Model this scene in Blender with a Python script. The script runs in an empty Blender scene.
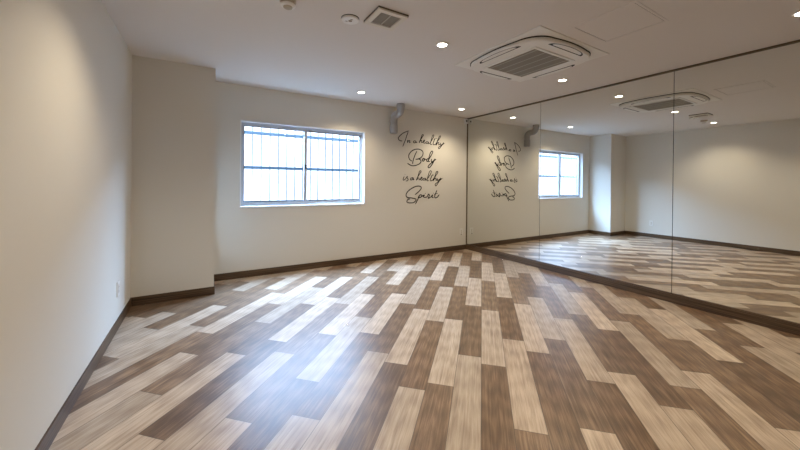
import bpy, bmesh, math, random
from mathutils import Vector, Matrix
random.seed(7)
C = bpy.context.scene.collection
PI = math.pi

# ------------------------------------------------------------------ dimensions (metres)
# x: along the back wall, the mirror stands in the plane x = 0; y: 0 at the back wall, room towards -y
H = 2.4
XL = -4.722            # left wall
YF = -6.6              # wall behind the camera
COLX, COLY = -4.034, -0.508
WX0, WX1, WZ0, WZ1 = -3.745, -2.06, 0.882, 1.962

# ------------------------------------------------------------------ material helpers
def mat(name):
    m = bpy.data.materials.new(name); m.use_nodes = True
    return m, m.node_tree.nodes, m.node_tree.links, m.node_tree.nodes['Principled BSDF']

def plain(name, col, rough=0.5, metal=0.0, spec=0.5, noise=0.0, nscale=40.0, bump=0.0):
    m, N, L, b = mat(name)
    b.inputs['Base Color'].default_value = (*col, 1)
    b.inputs['Roughness'].default_value = rough
    b.inputs['Metallic'].default_value = metal
    b.inputs['Specular IOR Level'].default_value = spec
    if noise or bump:
        tc = N.new('ShaderNodeTexCoord'); nz = N.new('ShaderNodeTexNoise')
        nz.inputs['Scale'].default_value = nscale; nz.inputs['Detail'].default_value = 4
        L.new(tc.outputs['Object'], nz.inputs['Vector'])
        if noise:
            mx = N.new('ShaderNodeMix'); mx.data_type = 'RGBA'
            mx.inputs[6].default_value = (*[c * (1 - noise) for c in col], 1)
            mx.inputs[7].default_value = (*[min(1, c * (1 + noise)) for c in col], 1)
            L.new(nz.outputs['Fac'], mx.inputs[0]); L.new(mx.outputs[2], b.inputs['Base Color'])
        if bump:
            bp = N.new('ShaderNodeBump'); bp.inputs['Strength'].default_value = bump; bp.inputs['Distance'].default_value = 0.002
            L.new(nz.outputs['Fac'], bp.inputs['Height']); L.new(bp.outputs['Normal'], b.inputs['Normal'])
    return m

def emit(name, col, strength):
    m, N, L, b = mat(name)
    b.inputs['Base Color'].default_value = (0.8, 0.8, 0.8, 1)
    b.inputs['Emission Color'].default_value = (*col, 1)
    b.inputs['Emission Strength'].default_value = strength
    return m

def wood_trim(name, c0, c1, axis):
    m, N, L, b = mat(name)
    tc = N.new('ShaderNodeTexCoord'); mp = N.new('ShaderNodeMapping'); nz = N.new('ShaderNodeTexNoise')
    sc = [110, 110, 110]; sc[axis] = 1.6
    mp.inputs['Scale'].default_value = sc
    L.new(tc.outputs['Object'], mp.inputs['Vector']); L.new(mp.outputs['Vector'], nz.inputs['Vector'])
    nz.inputs['Scale'].default_value = 1.0; nz.inputs['Detail'].default_value = 5
    cr = N.new('ShaderNodeValToRGB')
    cr.color_ramp.elements[0].position = 0.36; cr.color_ramp.elements[0].color = (*c0, 1)
    cr.color_ramp.elements[1].position = 0.62; cr.color_ramp.elements[1].color = (*c1, 1)
    L.new(nz.outputs['Fac'], cr.inputs['Fac']); L.new(cr.outputs['Color'], b.inputs['Base Color'])
    b.inputs['Roughness'].default_value = 0.42
    return m

WALL = plain('wallpaper_white', (0.73, 0.70, 0.635), 0.85, spec=0.2, noise=0.012, nscale=300, bump=0.15)
CEIL = plain('ceiling_paper', (0.735, 0.70, 0.67), 0.9, spec=0.15, noise=0.01, nscale=200, bump=0.1)
JAMB = plain('window_jamb_white', (0.83, 0.83, 0.82), 0.5)
ALU = plain('window_aluminium', (0.52, 0.55, 0.60), 0.4, metal=0.3)
ALUD = plain('window_seal_dark', (0.05, 0.055, 0.06), 0.5)
WHITE = plain('white_plastic', (0.80, 0.79, 0.76), 0.45)
CREAM = plain('cream_plastic', (0.70, 0.66, 0.58), 0.5)
BEIGE = plain('detector_beige', (0.48, 0.42, 0.32), 0.5)
DARK = plain('dark_gap', (0.018, 0.016, 0.014), 0.7)
GREYG = plain('grille_grey', (0.33, 0.30, 0.25), 0.6)
SHADEB = plain('brown_gap', (0.10, 0.08, 0.06), 0.7)  # shade colour painted around the vent edge
GREYL = plain('grille_rib', (0.55, 0.52, 0.45), 0.6)
BRONZE = plain('bronze_anodised', (0.14, 0.105, 0.06), 0.45, metal=0.3)
PIPE = plain('grey_vinyl_pipe', (0.36, 0.345, 0.33), 0.38)
INK = plain('black_vinyl', (0.012, 0.009, 0.007), 0.9, spec=0.1)
BASE_X = wood_trim('dark_walnut_x', (0.042, 0.022, 0.009), (0.125, 0.074, 0.038), 0)
BASE_Y = wood_trim('dark_walnut_y', (0.042, 0.022, 0.009), (0.125, 0.074, 0.038), 1)
LENS = emit('lamp_lens', (1.0, 0.90, 0.76), 22.0)
RAIL = plain('blue_grey_steel', (0.011, 0.016, 0.020), 0.6, spec=0.05)

MIRROR, N, L, b = mat('mirror_silver')
b.inputs['Base Color'].default_value = (0.86, 0.875, 0.85, 1); b.inputs['Metallic'].default_value = 1; b.inputs['Roughness'].default_value = 0.0

# clear window glass: mostly transmits straight through, reflects a little
GLASS, N, L, b = mat('window_glass')
N.remove(b); out = N['Material Output']
tr = N.new('ShaderNodeBsdfTransparent'); tr.inputs['Color'].default_value = (0.93, 0.97, 0.98, 1)
gl = N.new('ShaderNodeBsdfGlossy'); gl.inputs['Roughness'].default_value = 0.02
mx = N.new('ShaderNodeMixShader'); mx.inputs[0].default_value = 0.06
L.new(tr.outputs[0], mx.inputs[1]); L.new(gl.outputs[0], mx.inputs[2]); L.new(mx.outputs[0], out.inputs['Surface'])

def sheet_mat(name, tcol, fac):
    m, N, L, b = mat(name); N.remove(b); out = N['Material Output']
    tr = N.new('ShaderNodeBsdfTransparent'); tr.inputs['Color'].default_value = (*tcol, 1)
    tl = N.new('ShaderNodeBsdfTranslucent'); tl.inputs['Color'].default_value = (*[c*1.2 for c in tcol], 1)
    mx = N.new('ShaderNodeMixShader'); mx.inputs[0].default_value = fac
    L.new(tr.outputs[0], mx.inputs[1]); L.new(tl.outputs[0], mx.inputs[2]); L.new(mx.outputs[0], out.inputs['Surface'])
    return m
SHEET = sheet_mat('polycarbonate_sheet', (0.058, 0.045, 0.040), 0.12)
SEAM = sheet_mat('polycarbonate_fold', (0.0050, 0.0046, 0.0044), 0.12)

# ------------------------------------------------------------------ floor material: two-tone vinyl planks
FLOOR, N, L, b = mat('oak_planks')
uv = N.new('ShaderNodeUVMap'); uv.uv_map = 'plank'
idn = N.new('ShaderNodeUVMap'); idn.uv_map = 'tone'
sid = N.new('ShaderNodeSeparateXYZ'); L.new(idn.outputs['UV'], sid.inputs[0])
suv = N.new('ShaderNodeSeparateXYZ'); L.new(uv.outputs['UV'], suv.inputs[0])
def math_node(op, a=None, c=None, clamp=False):
    n = N.new('ShaderNodeMath'); n.operation = op; n.use_clamp = clamp
    for i, v in enumerate((a, c)):
        if v is None: continue
        if isinstance(v, (int, float)): n.inputs[i].default_value = v
        else: L.new(v, n.inputs[i])
    return n.outputs[0]
# shift every plank to its own piece of grain
off = N.new('ShaderNodeCombineXYZ')
L.new(math_node('MULTIPLY', sid.outputs['Y'], 37.0), off.inputs['X'])
L.new(math_node('MULTIPLY', sid.outputs['Y'], 91.0), off.inputs['Y'])
L.new(math_node('MULTIPLY', sid.outputs['Y'], 53.0), off.inputs['Z'])
add = N.new('ShaderNodeVectorMath'); add.operation = 'ADD'
L.new(uv.outputs['UV'], add.inputs[0]); L.new(off.outputs[0], add.inputs[1])
def noise(sx, sy, detail, dist=0.0, rough=0.55):
    mp = N.new('ShaderNodeMapping'); mp.inputs['Scale'].default_value = (sx, sy, 1)
    L.new(add.outputs[0], mp.inputs['Vector'])
    n = N.new('ShaderNodeTexNoise'); n.inputs['Scale'].default_value = 1; n.inputs['Detail'].default_value = detail
    n.inputs['Distortion'].default_value = dist; n.inputs['Roughness'].default_value = rough
    L.new(mp.outputs[0], n.inputs['Vector'])
    return n.outputs['Fac']
fine = noise(85, 2.6, 7, 0.4, 0.75)
broad = noise(30, 1.8, 4, 1.2, 0.6)
cloud = noise(6, 1.6, 2)
wmp = N.new('ShaderNodeMapping'); wmp.inputs['Scale'].default_value = (9, 0.9, 1)
L.new(add.outputs[0], wmp.inputs['Vector'])
wv = N.new('ShaderNodeTexWave'); wv.wave_type = 'RINGS'; wv.inputs['Scale'].default_value = 2.2; wv.inputs['Distortion'].default_value = 5.0
wv.inputs['Detail'].default_value = 3; wv.inputs['Detail Scale'].default_value = 1.2
L.new(wmp.outputs[0], wv.inputs['Vector'])
grain = math_node('ADD', math_node('MULTIPLY', fine, 0.62), math_node('ADD', math_node('MULTIPLY', broad, 0.26), math_node('MULTIPLY', cloud, 0.12)))
grain = math_node('ADD', grain, math_node('MULTIPLY', math_node('SUBTRACT', wv.outputs['Fac'], 0.5), 0.06))
vmp = N.new('ShaderNodeMapping'); vmp.inputs['Scale'].default_value = (6.5, 1.9, 1); L.new(add.outputs[0], vmp.inputs['Vector'])
vo = N.new('ShaderNodeTexVoronoi'); vo.inputs['Scale'].default_value = 1.0; L.new(vmp.outputs[0], vo.inputs['Vector'])
knot = math_node('SUBTRACT', 1.0, math_node('MULTIPLY', vo.outputs['Distance'], 6.5), True)
grain = math_node('SUBTRACT', grain, math_node('MULTIPLY', knot, 0.10))
def ramp(stops):
    r = N.new('ShaderNodeValToRGB')
    while len(r.color_ramp.elements) < len(stops): r.color_ramp.elements.new(0.5)
    for e, (p, c) in zip(r.color_ramp.elements, stops): e.position = p; e.color = (*c, 1)
    L.new(grain, r.inputs['Fac']); return r.outputs['Color']
light = ramp([(0.33, (0.24, 0.165, 0.115)), (0.49, (0.435, 0.335, 0.245)), (0.65, (0.61, 0.505, 0.395))])
dark = ramp([(0.33, (0.048, 0.025, 0.013)), (0.49, (0.148, 0.085, 0.045)), (0.65, (0.31, 0.20, 0.118))])
mxc = N.new('ShaderNodeMix'); mxc.data_type = 'RGBA'
L.new(sid.outputs['X'], mxc.inputs[0]); L.new(dark, mxc.inputs[6]); L.new(light, mxc.inputs[7])
# plank-to-plank brightness
hv = N.new('ShaderNodeHueSaturation')
L.new(mxc.outputs[2], hv.inputs['Color'])
rnd = math_node('FRACT', math_node('MULTIPLY', sid.outputs['Y'], 7.31))
L.new(math_node('ADD', math_node('MULTIPLY', rnd, 0.30), 0.85), hv.inputs['Value'])
# bevelled joints
PW, PL = 0.15821, 0.963
eu = math_node('MINIMUM', suv.outputs['X'], math_node('SUBTRACT', PW, suv.outputs['X']))
ev = math_node('MINIMUM', suv.outputs['Y'], math_node('SUBTRACT', PL, suv.outputs['Y']))
edge = math_node('MINIMUM', eu, ev)
gap = math_node('LESS_THAN', edge, 0.0018)
mg = N.new('ShaderNodeMix'); mg.data_type = 'RGBA'
L.new(math_node('MULTIPLY', gap, 0.75), mg.inputs[0]); L.new(hv.outputs['Color'], mg.inputs[6]); mg.inputs[7].default_value = (0.06, 0.042, 0.03, 1)
L.new(mg.outputs[2], b.inputs['Base Color'])
L.new(math_node('ADD', math_node('MULTIPLY', fine, 0.10), 0.31), b.inputs['Roughness'])
b.inputs['Specular IOR Level'].default_value = 0.7
bp = N.new('ShaderNodeBump'); bp.inputs['Strength'].default_value = 0.12; bp.inputs['Distance'].default_value = 0.001
L.new(fine, bp.inputs['Height']); L.new(bp.outputs['Normal'], b.inputs['Normal'])

# ------------------------------------------------------------------ mesh helpers
def obj(name, bm, m, parent=None, smooth=False, origin=None):
    me = bpy.data.meshes.new(name)
    bmesh.ops.recalc_face_normals(bm, faces=bm.faces)
    org = Vector(origin) if origin else Vector((0, 0, 0))
    if parent is not None and origin is None: org = Vector(parent['_org']) if '_org' in parent else org
    bmesh.ops.translate(bm, verts=bm.verts, vec=-org)
    bm.to_mesh(me); bm.free()
    for mm in (m if isinstance(m, (list, tuple)) else [m]): me.materials.append(mm)
    if smooth:
        for p in me.polygons: p.use_smooth = True
    o = bpy.data.objects.new(name, me); C.objects.link(o)
    if parent is not None: o.parent = parent
    else: o.location = org
    return o
def thing(name, label, cat, loc, group=None):
    o = bpy.data.objects.new(name, None); C.objects.link(o); o.location = loc; o.empty_display_size = 0.05
    o['label'] = label; o['category'] = cat
    if group: o['group'] = group
    return o
def tag(o, label, cat, group=None):
    o['label'] = label; o['category'] = cat
    if group: o['group'] = group
    return o
def struct(o): o['kind'] = 'structure'; return o

def box(bm, x0, x1, y0, y1, z0, z1, mi=0, bev=0.0):
    vs = [bm.verts.new((x, y, z)) for x in (x0, x1) for y in (y0, y1) for z in (z0, z1)]
    fs = [bm.faces.new([vs[i] for i in q]) for q in ((0,1,3,2),(4,6,7,5),(0,4,5,1),(2,3,7,6),(0,2,6,4),(1,5,7,3))]
    for f in fs: f.material_index = mi
    if bev:
        es = list({e for f in fs for e in f.edges})
        r = bmesh.ops.bevel(bm, geom=es, offset=bev, segments=2, affect='EDGES', profile=0.5)
        for f in r['faces']: f.material_index = mi
def prism(bm, pts, z0, z1, mi=0, top_inset=0.0):
    """vertical prism from a 2-D outline (x, y); the lower outline can be drawn in for a sloped edge"""
    cx = sum(p[0] for p in pts) / len(pts); cy = sum(p[1] for p in pts) / len(pts)
    def ins(p):
        if not top_inset: return p
        d = math.hypot(p[0]-cx, p[1]-cy); k = (d - top_inset) / d
        return (cx + (p[0]-cx)*k, cy + (p[1]-cy)*k)
    lo = [bm.verts.new((*ins(p), z0)) for p in pts]; hi = [bm.verts.new((*p, z1)) for p in pts]
    n = len(pts)
    fs = [bm.faces.new(lo[::-1]), bm.faces.new(hi)]
    for i in range(n): fs.append(bm.faces.new((lo[i], lo[(i+1) % n], hi[(i+1) % n], hi[i])))
    for f in fs: f.material_index = mi
def ring(bm, outer, inner, z0, z1, mi=0):
    n = len(outer)
    V = [[bm.verts.new((*p, z)) for p in loop] for loop in (outer, inner) for z in (z0, z1)]
    o0, o1, i0, i1 = V
    for i in range(n):
        j = (i+1) % n
        for q in ((o0[i], o0[j], o1[j], o1[i]), (i0[j], i0[i], i1[i], i1[j]), (o0[j], o0[i], i0[i], i0[j]), (o1[i], o1[j], i1[j], i1[i])):
            bm.faces.new(q).material_index = mi
def circle(cx, cy, r, n=40): return [(cx + r*math.cos(2*PI*i/n), cy + r*math.sin(2*PI*i/n)) for i in range(n)]
def rsquare(cx, cy, h, r, bulge=0.0, n=10):
    pts = []
    for q, (sx, sy) in enumerate(((1, 1), (-1, 1), (-1, -1), (1, -1))):
        for i in range(n+1):
            a = PI/2*q + PI/2*i/n
            pts.append((cx + sx*(h-r) + r*math.cos(a), cy + sy*(h-r) + r*math.sin(a)))
        if bulge:
            p = pts[-1]; a2 = PI/2*(q+1)
            nx, ny = math.cos(a2), math.sin(a2)
            e = (cx + (-sx if q % 2 == 0 else sx)*(h-r) + r*math.cos(a2), cy + (sy if q % 2 == 0 else -sy)*(h-r) + r*math.sin(a2))
            for i in range(1, 8):
                t = i/8; k = bulge*4*t*(1-t)
                pts.append((p[0]+(e[0]-p[0])*t + nx*k, p[1]+(e[1]-p[1])*t + ny*k))
    return pts
def lathe(bm, prof, cx, cy, n=40, mi=0):
    rows = [[bm.verts.new((cx + r*math.cos(2*PI*i/n), cy + r*math.sin(2*PI*i/n), z)) for i in range(n)] for r, z in prof]
    for a, c in zip(rows, rows[1:]):
        for i in range(n):
            bm.faces.new((a[i], a[(i+1) % n], c[(i+1) % n], c[i])).material_index = mi
    bm.faces.new(rows[0]).material_index = mi; bm.faces.new(rows[-1][::-1]).material_index = mi
def tube(bm, path, r, n=24, mi=0):
    rows = []
    for i, p in enumerate(path):
        p = Vector(p); a = Vector(path[max(i-1, 0)]); c = Vector(path[min(i+1, len(path)-1)])
        t = (c - a).normalized(); x = Vector((1, 0, 0)); yv = t.cross(x).normalized(); x = yv.cross(t).normalized()
        rr = r[i] if isinstance(r, (list, tuple)) else r
        rows.append([bm.verts.new(p + x*rr*math.cos(2*PI*k/n) + yv*rr*math.sin(2*PI*k/n)) for k in range(n)])
    for a, c in zip(rows, rows[1:]):
        for k in range(n): bm.faces.new((a[k], a[(k+1) % n], c[(k+1) % n], c[k])).material_index = mi
    bm.faces.new(rows[0]).material_index = mi; bm.faces.new(rows[-1]).material_index = mi

# ------------------------------------------------------------------ room shell
U0, W_, L_ = 0.27796, PW, PL
ROWS = [(-19, -0.017, 0), (-18, 0.134, 0), (-17, -0.165, 0), (-16, 0.391, 0), (-15, -0.031, 0), (-14, -0.114, 1), (-13, -0.399, 0), (-12, 0.165, 1), (-11, -0.318, 0), (-10, -0.085, 1), (-9, -0.221, 0), (-8, 0.109, 1), (-7, -0.468, 1), (-6, 0.212, 1), (-5, -0.045, 0), (-4, -0.154, 1), (-3, -0.382, 0), (-2, -0.307, 1), (-1, 0.071, 0), (0, -0.011, 1), (1, 0.396, 0), (2, 0.243, 1), (3, -0.477, 0), (4, -0.033, 1), (5, 0.103, 0), (6, -0.185, 0), (7, 0.038, 1), (8, 0.241, 0), (9, -0.232, 0), (10, 0.451, 1), (11, 0.034, 0), (12, -0.217, 1)]
known = {k: (p, q) for k, p, q in ROWS}
def clip(poly, axis, lim, sign):
    out = []
    for i, a in enumerate(poly):
        c = poly[(i+1) % len(poly)]
        da, dc = sign*(a[axis]-lim), sign*(c[axis]-lim)
        if da <= 0: out.append(a)
        if (da < 0 < dc) or (dc < 0 < da):
            t = da/(da-dc); out.append((a[0]+(c[0]-a[0])*t, a[1]+(c[1]-a[1])*t))
    return out
S2 = math.sqrt(0.5)
me = bpy.data.meshes.new('floor'); verts = []; faces = []; uvs = []; ids = []
for k in range(-24, 32):
    ph, par = known.get(k, (random.uniform(-0.48, 0.48), k % 2))
    for n in range(-11, 3):
        u0 = U0 + W_*k; v0 = ph + n*L_
        tone = 1.0 if (n % 2 == 0) == bool(par) else 0.0
        tone = min(1, max(0, tone + random.uniform(-0.10, 0.10)))
        quad = [(S2*(u+v), S2*(v-u)) for u, v in ((u0, v0), (u0+W_, v0), (u0+W_, v0+L_), (u0, v0+L_))]
        for ax, lim, sg in ((0, XL-0.05, -1), (0, 0.05, 1), (1, YF-0.05, -1), (1, 0.05, 1)):
            quad = clip(quad, ax, lim, sg)
            if not quad: break
        if len(quad) < 3: continue
        rn = random.random(); base = len(verts)
        verts += [(x, y, 0) for x, y in quad]; faces.append(list(range(base, base+len(quad))))
        for x, y in quad:
            uvs.append((S2*(x-y)-u0, S2*(x+y)-v0)); ids.append((tone, rn))
me.from_pydata(verts, [], faces)
l1 = me.uv_layers.new(name='plank'); l2 = me.uv_layers.new(name='tone')
for i in range(len(me.loops)): l1.data[i].uv = uvs[i]; l2.data[i].uv = ids[i]
me.materials.append(FLOOR)
if me.polygons[0].normal.z < 0: me.flip_normals()
fl = bpy.data.objects.new('floor', me); C.objects.link(fl); struct(fl)

T = 0.12
bm = bmesh.new(); box(bm, XL-T, T, YF-T, T, H, H+0.1); struct(obj('ceiling', bm, CEIL))
bm = bmesh.new(); box(bm, XL-T, XL, YF-T, T, 0, H); struct(obj('wall_left', bm, WALL))
bm = bmesh.new(); box(bm, 0.007, T, YF-T, T, 0, H); struct(obj('wall_right', bm, WALL))
bm = bmesh.new(); box(bm, XL, 0.007, YF-T, YF, 0, H); struct(obj('wall_front', bm, WALL))
bm = bmesh.new()
box(bm, XL, WX0, 0, T, 0, H); box(bm, WX1, 0.007, 0, T, 0, H); box(bm, WX0, WX1, 0, T, 0, WZ0); box(bm, WX0, WX1, 0, T, WZ1, H)
struct(obj('wall_back', bm, WALL))
bm = bmesh.new(); box(bm, XL, COLX, COLY, 0, 0, H); struct(obj('wall_column', bm, WALL))
BH, BT = 0.084, 0.009
def baseboard(name, x0, x1, y0, y1, m):
    bm = bmesh.new(); box(bm, x0, x1, y0, y1, 0, BH, bev=0.0015); struct(obj(name, bm, m))
baseboard('baseboard_back', COLX, 0, -BT, 0, BASE_X)
baseboard('baseboard_column', XL+BT, COLX+BT, COLY-BT, COLY, BASE_X)
baseboard('baseboard_column_side', COLX, COLX+BT, COLY, -BT, BASE_Y)
baseboard('baseboard_left', XL, XL+BT, YF, COLY, BASE_Y)
baseboard('baseboard_front', XL+BT, 0, YF, YF+BT, BASE_X)

# ------------------------------------------------------------------ mirror wall
seams = [0.0, -1.5295, -3.0868, -4.644]
labs = ['tall mirror panel touching the back wall corner, reflecting the lettering',
        'middle tall mirror panel, reflecting the window and half the air conditioner',
        'tall mirror panel farthest from the back wall, reflecting the bare left wall']
for i in range(3):
    bm = bmesh.new(); box(bm, 0, 0.006, seams[i+1]+0.0025, seams[i]-(0.0025 if i else 0.004), 0.09, H-0.012)
    tag(obj('mirror_panel', bm, MIRROR, origin=(0.003, seams[i+1], 0.09)), labs[i], 'mirror', 'wall mirror panels')
bm = bmesh.new(); box(bm, 0.0062, 0.0068, seams[3], 0, 0.09, H); struct(obj('trim_1', bm, DARK))          # dark backing seen in the joints
bm = bmesh.new()
box(bm, -0.012, 0, YF, 0, H-0.017, H-0.001); box(bm, -0.005, 0, YF, 0, H-0.021, H-0.017)
struct(obj('trim_2', bm, BRONZE))                                                                          # top channel
bm = bmesh.new(); box(bm, -0.011, 0, -0.011, 0, 0.097, H-0.021); struct(obj('trim_3', bm, BRONZE))           # corner channel
bm = bmesh.new()
box(bm, -0.016, 0, YF, -BT, 0, 0.078, bev=0.0015); box(bm, -0.0125, 0, YF, -BT, 0.078, 0.084); box(bm, -0.0145, 0, YF, -BT, 0.084, 0.090, bev=0.001); box(bm, -0.011, 0, YF, -BT, 0.090, 0.097, bev=0.001)
struct(obj('baseboard_mirror', bm, BASE_Y))

# ------------------------------------------------------------------ window in the back wall
win = bpy.data.objects.new('window_1', None); C.objects.link(win); win.location = (WX0, 0, WZ0); win['_org'] = (WX0, 0, WZ0); struct(win)
def frame_xz(bm, x0, x1, z0, z1, y0, y1, wl, wr, wb, wt, mi=0):
    box(bm, x0, x0+wl, y0, y1, z0, z1, mi); box(bm, x1-wr, x1, y0, y1, z0, z1, mi)
    box(bm, x0+wl, x1-wr, y0, y1, z0, z0+wb, mi); box(bm, x0+wl, x1-wr, y0, y1, z1-wt, z1, mi)
bm = bmesh.new(); frame_xz(bm, WX0-0.05, WX1+0.05, WZ0-0.03, WZ1+0.05, -0.003, 0, 0.05, 0.05, 0.03, 0.05)
obj('casing', bm, WALL, win)
bm = bmesh.new(); frame_xz(bm, WX0-0.006, WX1+0.006, WZ0-0.006, WZ1+0.008, -0.010, T, 0.014, 0.014, 0.014, 0.014)
obj('jamb', bm, JAMB, win)
bm = bmesh.new(); frame_xz(bm, WX0+0.008, WX1-0.008, WZ0+0.008, WZ1-0.006, 0.062, T+0.01, 0.016, 0.02, 0.022, 0.03)
obj('window_frame', bm, ALU, win)
XM = -2.925
def sash(x0, x1, y, wl, wr):
    bm = bmesh.new(); frame_xz(bm, x0, x1, WZ0+0.028, WZ1-0.034, y, y+0.022, wl, wr, 0.034, 0.022)
    s = obj('sash', bm, ALU, win)
    bm = bmesh.new(); frame_xz(bm, x0+wl-0.004, x1-wr+0.004, WZ0+0.058, WZ1-0.052, y-0.001, y+0.002, 0.006, 0.006, 0.006, 0.006)
    g = obj('gasket', bm, ALUD, s); 
    bm = bmesh.new(); box(bm, x0+wl, x1-wr, y+0.009, y+0.013, WZ0+0.062, WZ1-0.056)
    p = obj('pane', bm, GLASS, s)
    for c in (g, p): c.data.transform(Matrix.Translation(-Vector((WX0, 0, WZ0))))
    return s
s1 = sash(XM-0.018, WX1-0.028, 0.088, 0.034, 0.022)
s2 = sash(WX0+0.024, XM+0.018, 0.064, 0.022, 0.036)
bm = bmesh.new(); box(bm, XM-0.016, XM+0.016, 0.052, 0.064, 1.385, 1.445, bev=0.003); box(bm, XM-0.004, XM+0.012, 0.040, 0.052, 1.39, 1.415, bev=0.002)
obj('crescent_lock', bm, ALUD, win)

# privacy screen outside: folded translucent sheet on three steel rails
YS = 1.0
scr = thing('privacy_screen', 'pale translucent corrugated screen on blue grey rails outside the window', 'screen', (-2.9, YS, 0.55))
scr['_org'] = (-2.9, YS, 0.55)
bm = bmesh.new(); x = -14.0; prev = None; i = 0
P = 0.128
while x < 9.0:
    prof = [(x, YS), (x+0.0115, YS-0.022), (x+P*0.5, YS-0.026), (x+P-0.006, YS-0.022)]
    pts = prof + [(x+P, YS)]
    for (a, c), mi in zip(zip(pts, pts[1:]), (1, 0, 0, 0)):
        q = [bm.verts.new((a[0], a[1], 0.56)), bm.verts.new((c[0], c[1], 0.56)), bm.verts.new((c[0], c[1], 2.27)), bm.verts.new((a[0], a[1], 2.27))]
        bm.faces.new(q).material_index = mi
    x += P
obj('sheet', bm, [SHEET, SEAM], scr)
for z in (0.885, 1.418, 1.949):
    bm = bmesh.new(); box(bm, -14.0, 9.0, YS-0.062, YS-0.027, z-0.023, z+0.023, bev=0.002); obj('rail', bm, RAIL, scr)
for xx in (-13.9, 8.9):
    bm = bmesh.new(); box(bm, xx-0.03, xx+0.03, YS+0.002, YS+0.06, 0.55, 2.32); obj('post', bm, RAIL, scr)
bm = bmesh.new(); box(bm, -15, 10, T, 6, -0.1, 0.55); struct(obj('ground', bm, plain('pale_concrete', (0.6, 0.6, 0.58), 0.9, noise=0.05, nscale=20)))  # unseen slab, added and set high to bounce daylight up to the ceiling

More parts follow.
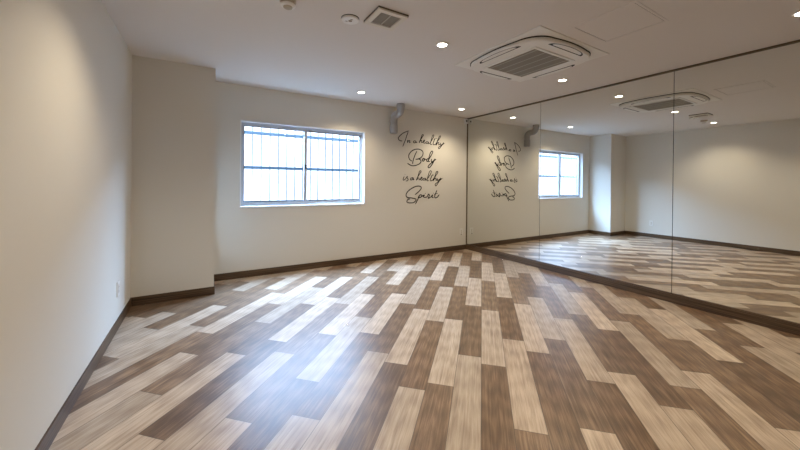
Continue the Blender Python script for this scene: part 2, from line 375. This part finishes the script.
# ------------------------------------------------------------------ wall lettering
LETTERING = [('In a healthy',
  [[(-1.398, 1.882), (-1.437, 1.883), (-1.472, 1.908), (-1.457, 1.948), (-1.393, 2.003), (-1.328, 2.036), (-1.273, 2.056)],
   [(-1.286, 2.04), (-1.308, 1.988), (-1.34, 1.901), (-1.388, 1.792)],
   [(-1.305, 1.896), (-1.295, 1.895), (-1.297, 1.863), (-1.276, 1.894), (-1.257, 1.9), (-1.255, 1.884), (-1.26, 1.866), (-1.241, 1.874)],
   [(-1.136, 1.902), (-1.172, 1.897), (-1.182, 1.874), (-1.152, 1.869), (-1.131, 1.894), (-1.127, 1.874), (-1.108, 1.881)],
   [(-1.069, 1.888), (-1.021, 1.954), (-0.984, 2.009), (-1.005, 2.016), (-1.035, 1.953), (-1.066, 1.876), (-1.035, 1.919), (-1.014, 1.915), (-1.021, 1.885),
    (-0.993, 1.893)],
   [(-0.993, 1.891), (-0.958, 1.913), (-0.965, 1.929), (-0.986, 1.899), (-0.971, 1.877), (-0.936, 1.886)],
   [(-0.889, 1.909), (-0.922, 1.901), (-0.929, 1.878), (-0.9, 1.877), (-0.876, 1.904), (-0.879, 1.875), (-0.85, 1.88)],
   [(-0.85, 1.88), (-0.779, 1.985), (-0.767, 2.028), (-0.794, 2.017), (-0.829, 1.911), (-0.835, 1.866), (-0.799, 1.872)],
   [(-0.739, 1.979), (-0.777, 1.891), (-0.77, 1.862), (-0.733, 1.873)], [(-0.768, 1.959), (-0.7, 1.977)],
   [(-0.733, 1.868), (-0.66, 1.959), (-0.62, 2.016), (-0.641, 2.023), (-0.689, 1.933), (-0.717, 1.86), (-0.682, 1.904), (-0.655, 1.906), (-0.659, 1.87), (-0.624, 1.881)],
   [(-0.614, 1.909), (-0.621, 1.872), (-0.584, 1.881), (-0.549, 1.917), (-0.606, 1.844), (-0.65, 1.802), (-0.666, 1.822), (-0.621, 1.852), (-0.53, 1.906)]]),
 ('Body',
  [[(-1.112, 1.736), (-1.156, 1.651), (-1.186, 1.57), (-1.195, 1.519)],
   [(-1.209, 1.563), (-1.257, 1.595), (-1.271, 1.656), (-1.224, 1.721), (-1.15, 1.76), (-1.068, 1.768), (-0.998, 1.74), (-0.99, 1.683), (-1.038, 1.623), (-1.138, 1.593)],
   [(-1.135, 1.595), (-1.066, 1.604), (-1.027, 1.577), (-1.051, 1.53), (-1.134, 1.496), (-1.215, 1.49), (-1.296, 1.525)],
   [(-0.968, 1.622), (-0.999, 1.601), (-0.989, 1.573), (-0.958, 1.589), (-0.971, 1.616), (-0.918, 1.599)],
   [(-0.866, 1.627), (-0.911, 1.602), (-0.897, 1.569), (-0.858, 1.619), (-0.787, 1.729), (-0.808, 1.751), (-0.843, 1.702), (-0.875, 1.581), (-0.843, 1.573)],
   [(-0.811, 1.618), (-0.813, 1.574), (-0.774, 1.582), (-0.734, 1.622), (-0.795, 1.528), (-0.852, 1.467), (-0.881, 1.484), (-0.838, 1.529), (-0.711, 1.619)]]),
 ('is a healthy',
  [[(-1.354, 1.31), (-1.374, 1.265), (-1.364, 1.247), (-1.332, 1.268)], [(-1.341, 1.344), (-1.337, 1.337)],
   [(-1.332, 1.262), (-1.296, 1.313), (-1.298, 1.291), (-1.279, 1.263), (-1.295, 1.239), (-1.324, 1.237)], [(-1.287, 1.248), (-1.271, 1.257)],
   [(-1.182, 1.295), (-1.226, 1.281), (-1.235, 1.258), (-1.206, 1.256), (-1.176, 1.289), (-1.179, 1.256), (-1.161, 1.266)],
   [(-1.12, 1.257), (-1.063, 1.341), (-1.022, 1.399), (-1.05, 1.406), (-1.077, 1.34), (-1.113, 1.25), (-1.083, 1.289), (-1.062, 1.283), (-1.062, 1.258), (-1.034, 1.266)],
   [(-1.034, 1.27), (-1.0, 1.29), (-1.009, 1.304), (-1.033, 1.278), (-1.017, 1.252), (-0.981, 1.267)],
   [(-0.94, 1.287), (-0.975, 1.281), (-0.984, 1.259), (-0.95, 1.255), (-0.93, 1.285), (-0.933, 1.255), (-0.907, 1.262)],
   [(-0.907, 1.26), (-0.829, 1.357), (-0.812, 1.41), (-0.847, 1.404), (-0.879, 1.321), (-0.898, 1.248), (-0.861, 1.248)],
   [(-0.782, 1.355), (-0.829, 1.269), (-0.82, 1.243), (-0.783, 1.258)], [(-0.813, 1.33), (-0.757, 1.347)],
   [(-0.784, 1.254), (-0.712, 1.336), (-0.669, 1.396), (-0.698, 1.404), (-0.734, 1.324), (-0.774, 1.244), (-0.733, 1.288), (-0.707, 1.289), (-0.711, 1.255),
    (-0.685, 1.265)],
   [(-0.671, 1.292), (-0.684, 1.256), (-0.644, 1.263), (-0.606, 1.293), (-0.665, 1.206), (-0.709, 1.158), (-0.727, 1.182), (-0.688, 1.214), (-0.571, 1.293)]]),
 ('Spirit',
  [[(-1.142, 1.01), (-1.06, 1.066), (-1.018, 1.118), (-1.04, 1.149), (-1.116, 1.149), (-1.211, 1.113), (-1.284, 1.062), (-1.316, 1.006), (-1.289, 0.966), (-1.209, 0.957),
    (-1.131, 0.941), (-1.124, 0.913), (-1.174, 0.879), (-1.275, 0.88), (-1.298, 0.905), (-1.276, 0.935), (-1.242, 0.94)],
   [(-1.042, 1.011), (-1.079, 0.94), (-1.133, 0.853)], [(-1.082, 0.96), (-1.038, 1.005), (-1.0, 0.997), (-1.017, 0.972), (-1.061, 0.955)],
   [(-1.01, 0.974), (-0.951, 1.004), (-0.97, 0.973), (-0.943, 0.962)], [(-0.936, 1.034), (-0.927, 1.025)],
   [(-0.946, 0.962), (-0.896, 0.972), (-0.868, 1.015), (-0.858, 1.013), (-0.846, 0.995), (-0.87, 0.945), (-0.824, 0.965)],
   [(-0.824, 0.959), (-0.778, 1.002), (-0.791, 0.965), (-0.756, 0.956)], [(-0.765, 1.035), (-0.755, 1.028)],
   [(-0.686, 1.085), (-0.732, 0.988), (-0.722, 0.952), (-0.677, 0.963), (-0.636, 1.007)], [(-0.747, 1.009), (-0.668, 1.031)]])]

def ribbon(bm, pts, w, y0, y1):
    P = [Vector((a, c)) for a, c in pts]
    if len(P) > 2:
        Q = []
        for i in range(len(P)-1):
            p0 = P[max(i-1, 0)]; p1 = P[i]; p2 = P[i+1]; p3 = P[min(i+2, len(P)-1)]
            for s in range(6):
                t = s/6
                Q.append(0.5*((2*p1) + (p2-p0)*t + (2*p0-5*p1+4*p2-p3)*t*t + (3*p1-p0-3*p2+p3)*t**3))
        Q.append(P[-1]); P = Q
    rows = []
    for i, p in enumerate(P):
        t = (P[min(i+1, len(P)-1)] - P[max(i-1, 0)])
        t = t.normalized() if t.length > 1e-6 else Vector((1, 0))
        n = Vector((-t.y, t.x))
        f = min(1.0, 0.55 + 0.25*min(i, len(P)-1-i))
        a, c = p + n*w*f/2, p - n*w*f/2
        rows.append([bm.verts.new((q.x, y, q.y)) for q, y in ((a, y0), (c, y0), (c, y1), (a, y1))])
    for r, s in zip(rows, rows[1:]):
        for k in range(4): bm.faces.new((r[k], r[(k+1) % 4], s[(k+1) % 4], s[k]))
    bm.faces.new(rows[0]); bm.faces.new(rows[-1][::-1])
let = thing('wall_lettering', 'black handwritten script lettering on the back wall beside the mirror corner', 'lettering', (-0.95, 0, 1.6))
let['_org'] = (-0.95, 0, 1.6)
for text, strokes in LETTERING:
    bm = bmesh.new()
    for j, s in enumerate(strokes): ribbon(bm, s, 0.0155 if text in ('Body', 'Spirit') else 0.0120, -0.0022 - 0.00005*j, 0)
    o = obj('script_line', bm, INK, let); o['label'] = 'handwritten script line reading ' + text

# ------------------------------------------------------------------ duct pipe from the ceiling into the back wall
px, r = -1.594, 0.058
pip = thing('duct_pipe', 'short grey offset pipe dropping from the ceiling to the back wall', 'pipe', (px, -0.17, 2.0))
pip['_org'] = (px, -0.17, 2.0)
y1, y0 = -0.272, -r-0.004
def arc(cy, cz, rr, a0, a1, n=9): return [(px, cy + rr*math.cos(a0+(a1-a0)*i/n), cz + rr*math.sin(a0+(a1-a0)*i/n)) for i in range(n+1)]
rb = 0.085
path = [(px, y1, H), (px, y1, 2.345)] + arc(y1+rb, 2.345, rb, PI, 1.5*PI)[1:] + arc(y0-rb, 2.345-2*rb, rb, PI/2, 0)[0:] + [(px, y0, 2.09)]
bm = bmesh.new(); tube(bm, path, r); obj('elbow', bm, PIPE, pip, smooth=True)
bm = bmesh.new(); tube(bm, [(px, y1, 2.398), (px, y1, 2.352)], r+0.005, 28); obj('collar', bm, PIPE, pip, smooth=False)
bm = bmesh.new(); tube(bm, [(px, y0-0.003, 2.115), (px, y0-0.003, 2.000), (px, y0-0.003, 1.985), (px, y0-0.003, 1.975)], [r+0.004, r+0.004, r, r*0.8], 28); obj('end_socket', bm, PIPE, pip)

# ------------------------------------------------------------------ ceiling air conditioner
ax, ay = -1.478, -2.445
ac = thing('ceiling_air_conditioner', 'large square white air conditioner cassette with grey centre grille on the ceiling', 'air conditioner', (ax, ay, H))
ac['_org'] = (ax, ay, H)
bm = bmesh.new(); box(bm, -1.978, -0.985, -2.945, -1.965, H-0.006, H, bev=0.002); obj('ceiling_plate', bm, WHITE, ac)
zb = H-0.040
bm = bmesh.new(); prism(bm, rsquare(ax, ay, 0.441, 0.20, 0.022), H-0.014, H-0.006); obj('shadow_gap', bm, DARK, ac)
bm = bmesh.new(); prism(bm, rsquare(ax, ay, 0.436, 0.20, 0.022), H-0.030, H-0.012); 
prism(bm, rsquare(ax, ay, 0.436, 0.20, 0.022), zb, H-0.030, top_inset=0.010); obj('panel', bm, WHITE, ac)
for q in range(4):
    R = Matrix.Translation((ax, ay, 0)) @ Matrix.Rotation(q*PI/2, 4, 'Z') @ Matrix.Translation((-ax, -ay, 0))
    # outlet: a dark slot with a curved flap lying beside it
    bm = bmesh.new()
    pts = [(ax+0.383, ay-0.235), (ax+0.383, ay+0.235)] + [(ax+0.383+0.066*math.cos(a)**0.8, ay+0.235*math.sin(a)) for a in [PI/2*0.97*(1-2*i/16) for i in range(17)]]
    prism(bm, pts, zb-0.001, zb+0.004); bm.transform(R); obj('air_outlet', bm, DARK, ac)
    bm = bmesh.new()
    pts = [(ax+0.396, ay-0.185), (ax+0.396, ay+0.185)] + [(ax+0.396+0.050*math.cos(a)**0.8, ay+0.200*math.sin(a)) for a in [PI/2*0.97*(1-2*i/16) for i in range(17)]]
    prism(bm, pts, zb-0.0025, zb-0.0012); bm.transform(R); obj('louver', bm, WHITE, ac)
bm = bmesh.new()
ring(bm, [(ax-0.285, ay-0.30), (ax+0.285, ay-0.30), (ax+0.285, ay+0.30), (ax-0.285, ay+0.30)], [(ax-0.258, ay-0.272), (ax+0.258, ay-0.272), (ax+0.258, ay+0.272), (ax-0.258, ay+0.272)], zb-0.006, zb)
obj('grille_frame', bm, WHITE, ac)
bm = bmesh.new(); box(bm, ax-0.259, ax+0.259, ay-0.273, ay+0.273, zb-0.0015, zb, 0)
for i in range(43):
    xx = ax-0.252+i*0.012; rib = i % 9 == 3
    box(bm, xx-0.003, xx+0.003, ay-0.272, ay+0.272, zb-(0.0055 if rib else 0.005), zb-0.0015, 1 if not rib else 2)
obj('grille', bm, [DARK, GREYG, GREYL], ac)

# access hatch
hat = thing('access_hatch', 'flush square access hatch in the ceiling beside the air conditioner', 'hatch', (-1.5, -3.26, H)); hat['_org'] = (-1.5, -3.26, H)
def sq(x0, x1, y0, y1): return [(x0, y0), (x1, y0), (x1, y1), (x0, y1)]
bm = bmesh.new(); ring(bm, sq(-1.745, -1.262, -3.485, -3.045), sq(-1.728, -1.279, -3.468, -3.062), H-0.003, H); obj('hatch_frame', bm, CEIL, hat)
bm = bmesh.new(); box(bm, -1.7245, -1.2825, -3.4645, -3.0655, H-0.002, H); obj('hatch_panel', bm, CEIL, hat)
bm = bmesh.new(); ring(bm, sq(-1.728, -1.279, -3.468, -3.062), sq(-1.7245, -1.2825, -3.4645, -3.0655), H-0.0006, H); obj('hatch_gap', bm, DARK, hat)

# exhaust vent
ven = thing('air_vent', 'small square cream air vent with dark grille on the ceiling', 'vent', (-3.01, -2.415, H)); ven['_org'] = (-3.01, -2.415, H)
vx0, vx1, vy0, vy1 = -3.128, -2.893, -2.538, -2.298
bm = bmesh.new(); ring(bm, sq(vx0+.004, vx1-.004, vy0+.004, vy1-.004), sq(vx0+0.04, vx1-0.04, vy0+0.04, vy1-0.04), H-0.016, H)
ring(bm, sq(vx0, vx1, vy0, vy1), sq(vx0+0.036, vx1-0.036, vy0+0.036, vy1-0.036), H-0.020, H-0.010); obj('vent_frame', bm, CREAM, ven)
bm = bmesh.new(); ring(bm, sq(vx0-.002, vx1+.002, vy0-.002, vy1+.002), sq(vx0+0.03, vx1-0.03, vy0+0.03, vy1-0.03), H-0.009, H); obj('vent_gap', bm, SHADEB, ven)  # brown ring paints the shade between vent frame and ceiling
bm = bmesh.new(); box(bm, vx0+0.036, vx1-0.036, vy0+0.036, vy1-0.036, H-0.006, H, 0)
for i in range(14):
    xx = vx0+0.042+i*0.0116; box(bm, xx-0.0034, xx+0.0034, vy0+0.036, vy1-0.036, H-0.016, H-0.006, 1)
box(bm, -3.013, -3.007, vy0+0.036, vy1-0.036, H-0.017, H-0.006, 2)
obj('vent_grille', bm, [DARK, GREYG, GREYL], ven)

# detectors
sd = thing('smoke_detector', 'small cylindrical beige smoke detector with a pale rim on the ceiling', 'detector', (-3.665, -2.275, H)); sd['_org'] = (-3.665, -2.275, H)
bm = bmesh.new(); lathe(bm, [(0.052, H), (0.052, H-0.012), (0.046, H-0.014), (0.046, H-0.030)], -3.665, -2.275); obj('detector_base', bm, BEIGE, sd)
bm = bmesh.new(); lathe(bm, [(0.047, H-0.029), (0.048, H-0.035), (0.041, H-0.043), (0.030, H-0.045)], -3.665, -2.275); obj('detector_rim', bm, WHITE, sd)
bm = bmesh.new(); lathe(bm, [(0.030, H-0.044), (0.028, H-0.050), (0.016, H-0.053)], -3.665, -2.275); obj('sensor_cap', bm, BEIGE, sd)
cd = thing('ceiling_speaker', 'flat round white disc with a dark centre mark between detector and air vent', 'ceiling fitting', (-3.225, -2.27, H)); cd['_org'] = (-3.225, -2.27, H)
bm = bmesh.new(); lathe(bm, [(0.066, H), (0.066, H-0.004)], -3.225, -2.27); obj('shadow_ring', bm, DARK, cd)
bm = bmesh.new(); lathe(bm, [(0.062, H-0.003), (0.065, H-0.008), (0.062, H-0.014), (0.050, H-0.017)], -3.225, -2.27); obj('cover_plate', bm, WHITE, cd)
bm = bmesh.new()
lathe(bm, [(0.014, H-0.016), (0.013, H-0.019)], -3.225, -2.27, 20); box(bm, -3.256, -3.240, -2.258, -2.250, H-0.0185, H-0.016)
box(bm, -3.235, -3.215, -2.300, -2.292, H-0.0185, H-0.016); obj('centre_mark', bm, GREYG, cd)

# ------------------------------------------------------------------ recessed downlights
WARM = (1.0, 0.85, 0.62)
def downlight(x, y, label):
    t = thing('downlight', label, 'ceiling light', (x, y, H), 'recessed ceiling downlights'); t['_org'] = (x, y, H)
    bm = bmesh.new(); ring(bm, circle(x, y, 0.055), circle(x, y, 0.040), H-0.006, H); obj('trim_ring', bm, WHITE, t)
    bm = bmesh.new(); lathe(bm, [(0.040, H-0.0005), (0.040, H-0.004), (0.032, H-0.006)], x, y); obj('lens', bm, LENS, t, smooth=False)
    ld = bpy.data.lights.new('downlight_lamp', 'SPOT'); ld.energy = LAMP_W; ld.color = WARM
    ld.spot_size = math.radians(132); ld.spot_blend = 1.0; ld.shadow_soft_size = 0.035
    lo = bpy.data.objects.new('downlight_lamp', ld); C.objects.link(lo); lo.parent = t; lo.location = (0, 0, -0.05)
LAMP_W = 48.0
for x, y, lab in (
    (-2.385, -2.28, 'round downlight on the open ceiling between the air vent and the air conditioner'),
    (-0.635, -2.265, 'round downlight between the air conditioner and the mirror wall'),
    (-2.36, -0.53, 'small distant downlight above the window, near the back wall'),
    (-0.61, -0.525, 'small distant downlight near the corner where back wall meets mirror'),
    (-0.63, -4.02, 'bright downlight cut by the right edge of the photo'),
    (-4.09, -2.29, 'downlight close to the left wall, seen only in the mirror beyond the air vent'),
    (-2.37, -4.02, 'downlight over the room centre, out of frame above the camera'),
    (-4.13, -4.02, 'downlight close to the left wall, out of frame beside the camera')):
    downlight(x, y, lab)

# ------------------------------------------------------------------ outlets and the corner sensor
def outlet(name, label, origin, R, kind):
    t = thing(name, label, 'outlet', origin); t.rotation_euler = R
    bm = bmesh.new(); box(bm, -0.036, 0.036, -0.007, 0, -0.06, 0.06, bev=0.002)
    o = obj('cover_plate', bm, WHITE, t)
    bm = bmesh.new(); box(bm, -0.012, 0.012, -0.009, -0.0065, -0.036, 0.036, bev=0.001); obj('socket_insert', bm, CREAM, t)
    for zz in (-0.020, 0.016):
        for xx in (-0.005, 0.004):
            bm = bmesh.new(); box(bm, xx-0.001, xx+0.001, -0.0094, -0.0088, zz-0.005, zz+0.005); obj('slot', bm, DARK, t)
    if kind:
        bm = bmesh.new(); box(bm, -0.016, 0.016, -0.012, -0.0065, -0.056, -0.042, bev=0.002); obj('cable_port', bm, GREYG, t)
outlet('wall_outlet', 'white outlet plate low on the back wall beside the mirror corner', (-0.128, 0, 0.325), (0, 0, 0), True)
outlet('wall_outlet', 'white outlet plate low on the left wall near the column', (XL, -1.06, 0.325), (0, 0, PI/2), False)
sn = thing('corner_sensor', 'tiny white sensor with a black face at the top of the mirror corner', 'sensor', (-0.05, -0.004, 2.345)); sn['_org'] = (-0.05, -0.004, 2.345)
bm = bmesh.new(); box(bm, -0.096, -0.008, -0.034, 0, 2.298, 2.384, bev=0.006); obj('housing', bm, WHITE, sn)
bm = bmesh.new(); box(bm, -0.063, -0.035, -0.038, -0.033, 2.328, 2.358, bev=0.002); obj('black_face', bm, DARK, sn)

# ------------------------------------------------------------------ daylight
w = bpy.data.worlds.new('overcast_sky'); bpy.context.scene.world = w; w.use_nodes = True
bg = w.node_tree.nodes['Background']; bg.inputs['Color'].default_value = (0.43, 0.64, 1.0, 1); bg.inputs['Strength'].default_value = 100.0
pd = bpy.data.lights.new('window_portal', 'AREA'); pd.shape = 'RECTANGLE'; pd.size = WX1-WX0; pd.size_y = WZ1-WZ0; pd.cycles.is_portal = True
po = bpy.data.objects.new('window_portal', pd); C.objects.link(po); po.location = ((WX0+WX1)/2, T+0.03, (WZ0+WZ1)/2); po.rotation_euler = (-PI/2, 0, 0)

# ------------------------------------------------------------------ camera
f, yaw, cx, cy = 325.8705, 0.5461, 402.4143, 183.7324
pitch, roll = -0.003, 0.0097
br = Vector((math.cos(yaw), -math.sin(yaw), 0)); bf = Vector((math.sin(yaw), math.cos(yaw), 0)); bu = Vector((0, 0, 1))
F = bf*math.cos(pitch) + bu*math.sin(pitch); U = bu*math.cos(pitch) - bf*math.sin(pitch)
RX = br*math.cos(roll) + U*math.sin(roll); UP = U*math.cos(roll) - br*math.sin(roll)
cam = bpy.data.cameras.new('camera'); cam.sensor_width = 36; cam.lens = f/800*36
cam.shift_x = -(cx-400)/800; cam.shift_y = (cy-225)/800; cam.clip_start = 0.02
co = bpy.data.objects.new('camera', cam); C.objects.link(co)
M = Matrix((RX, UP, -F)).transposed().to_4x4(); M.translation = (-4.1268, -4.5089, 1.2061); co.matrix_world = M
sc = bpy.context.scene; sc.camera = co
sc.view_settings.view_transform = 'Standard'; sc.view_settings.look = 'None'; sc.view_settings.gamma = 1.0
sc.view_settings.use_curve_mapping = False; sc.view_settings.exposure = 0.2
sc.cycles.use_denoising = True; sc.cycles.max_bounces = 12; sc.cycles.diffuse_bounces = 8; sc.cycles.glossy_bounces = 6; sc.cycles.transparent_max_bounces = 16
sc.cycles.sample_clamp_indirect = 5.0; sc.cycles.caustics_reflective = True
for o in bpy.data.objects:
    if '_org' in o: del o['_org']
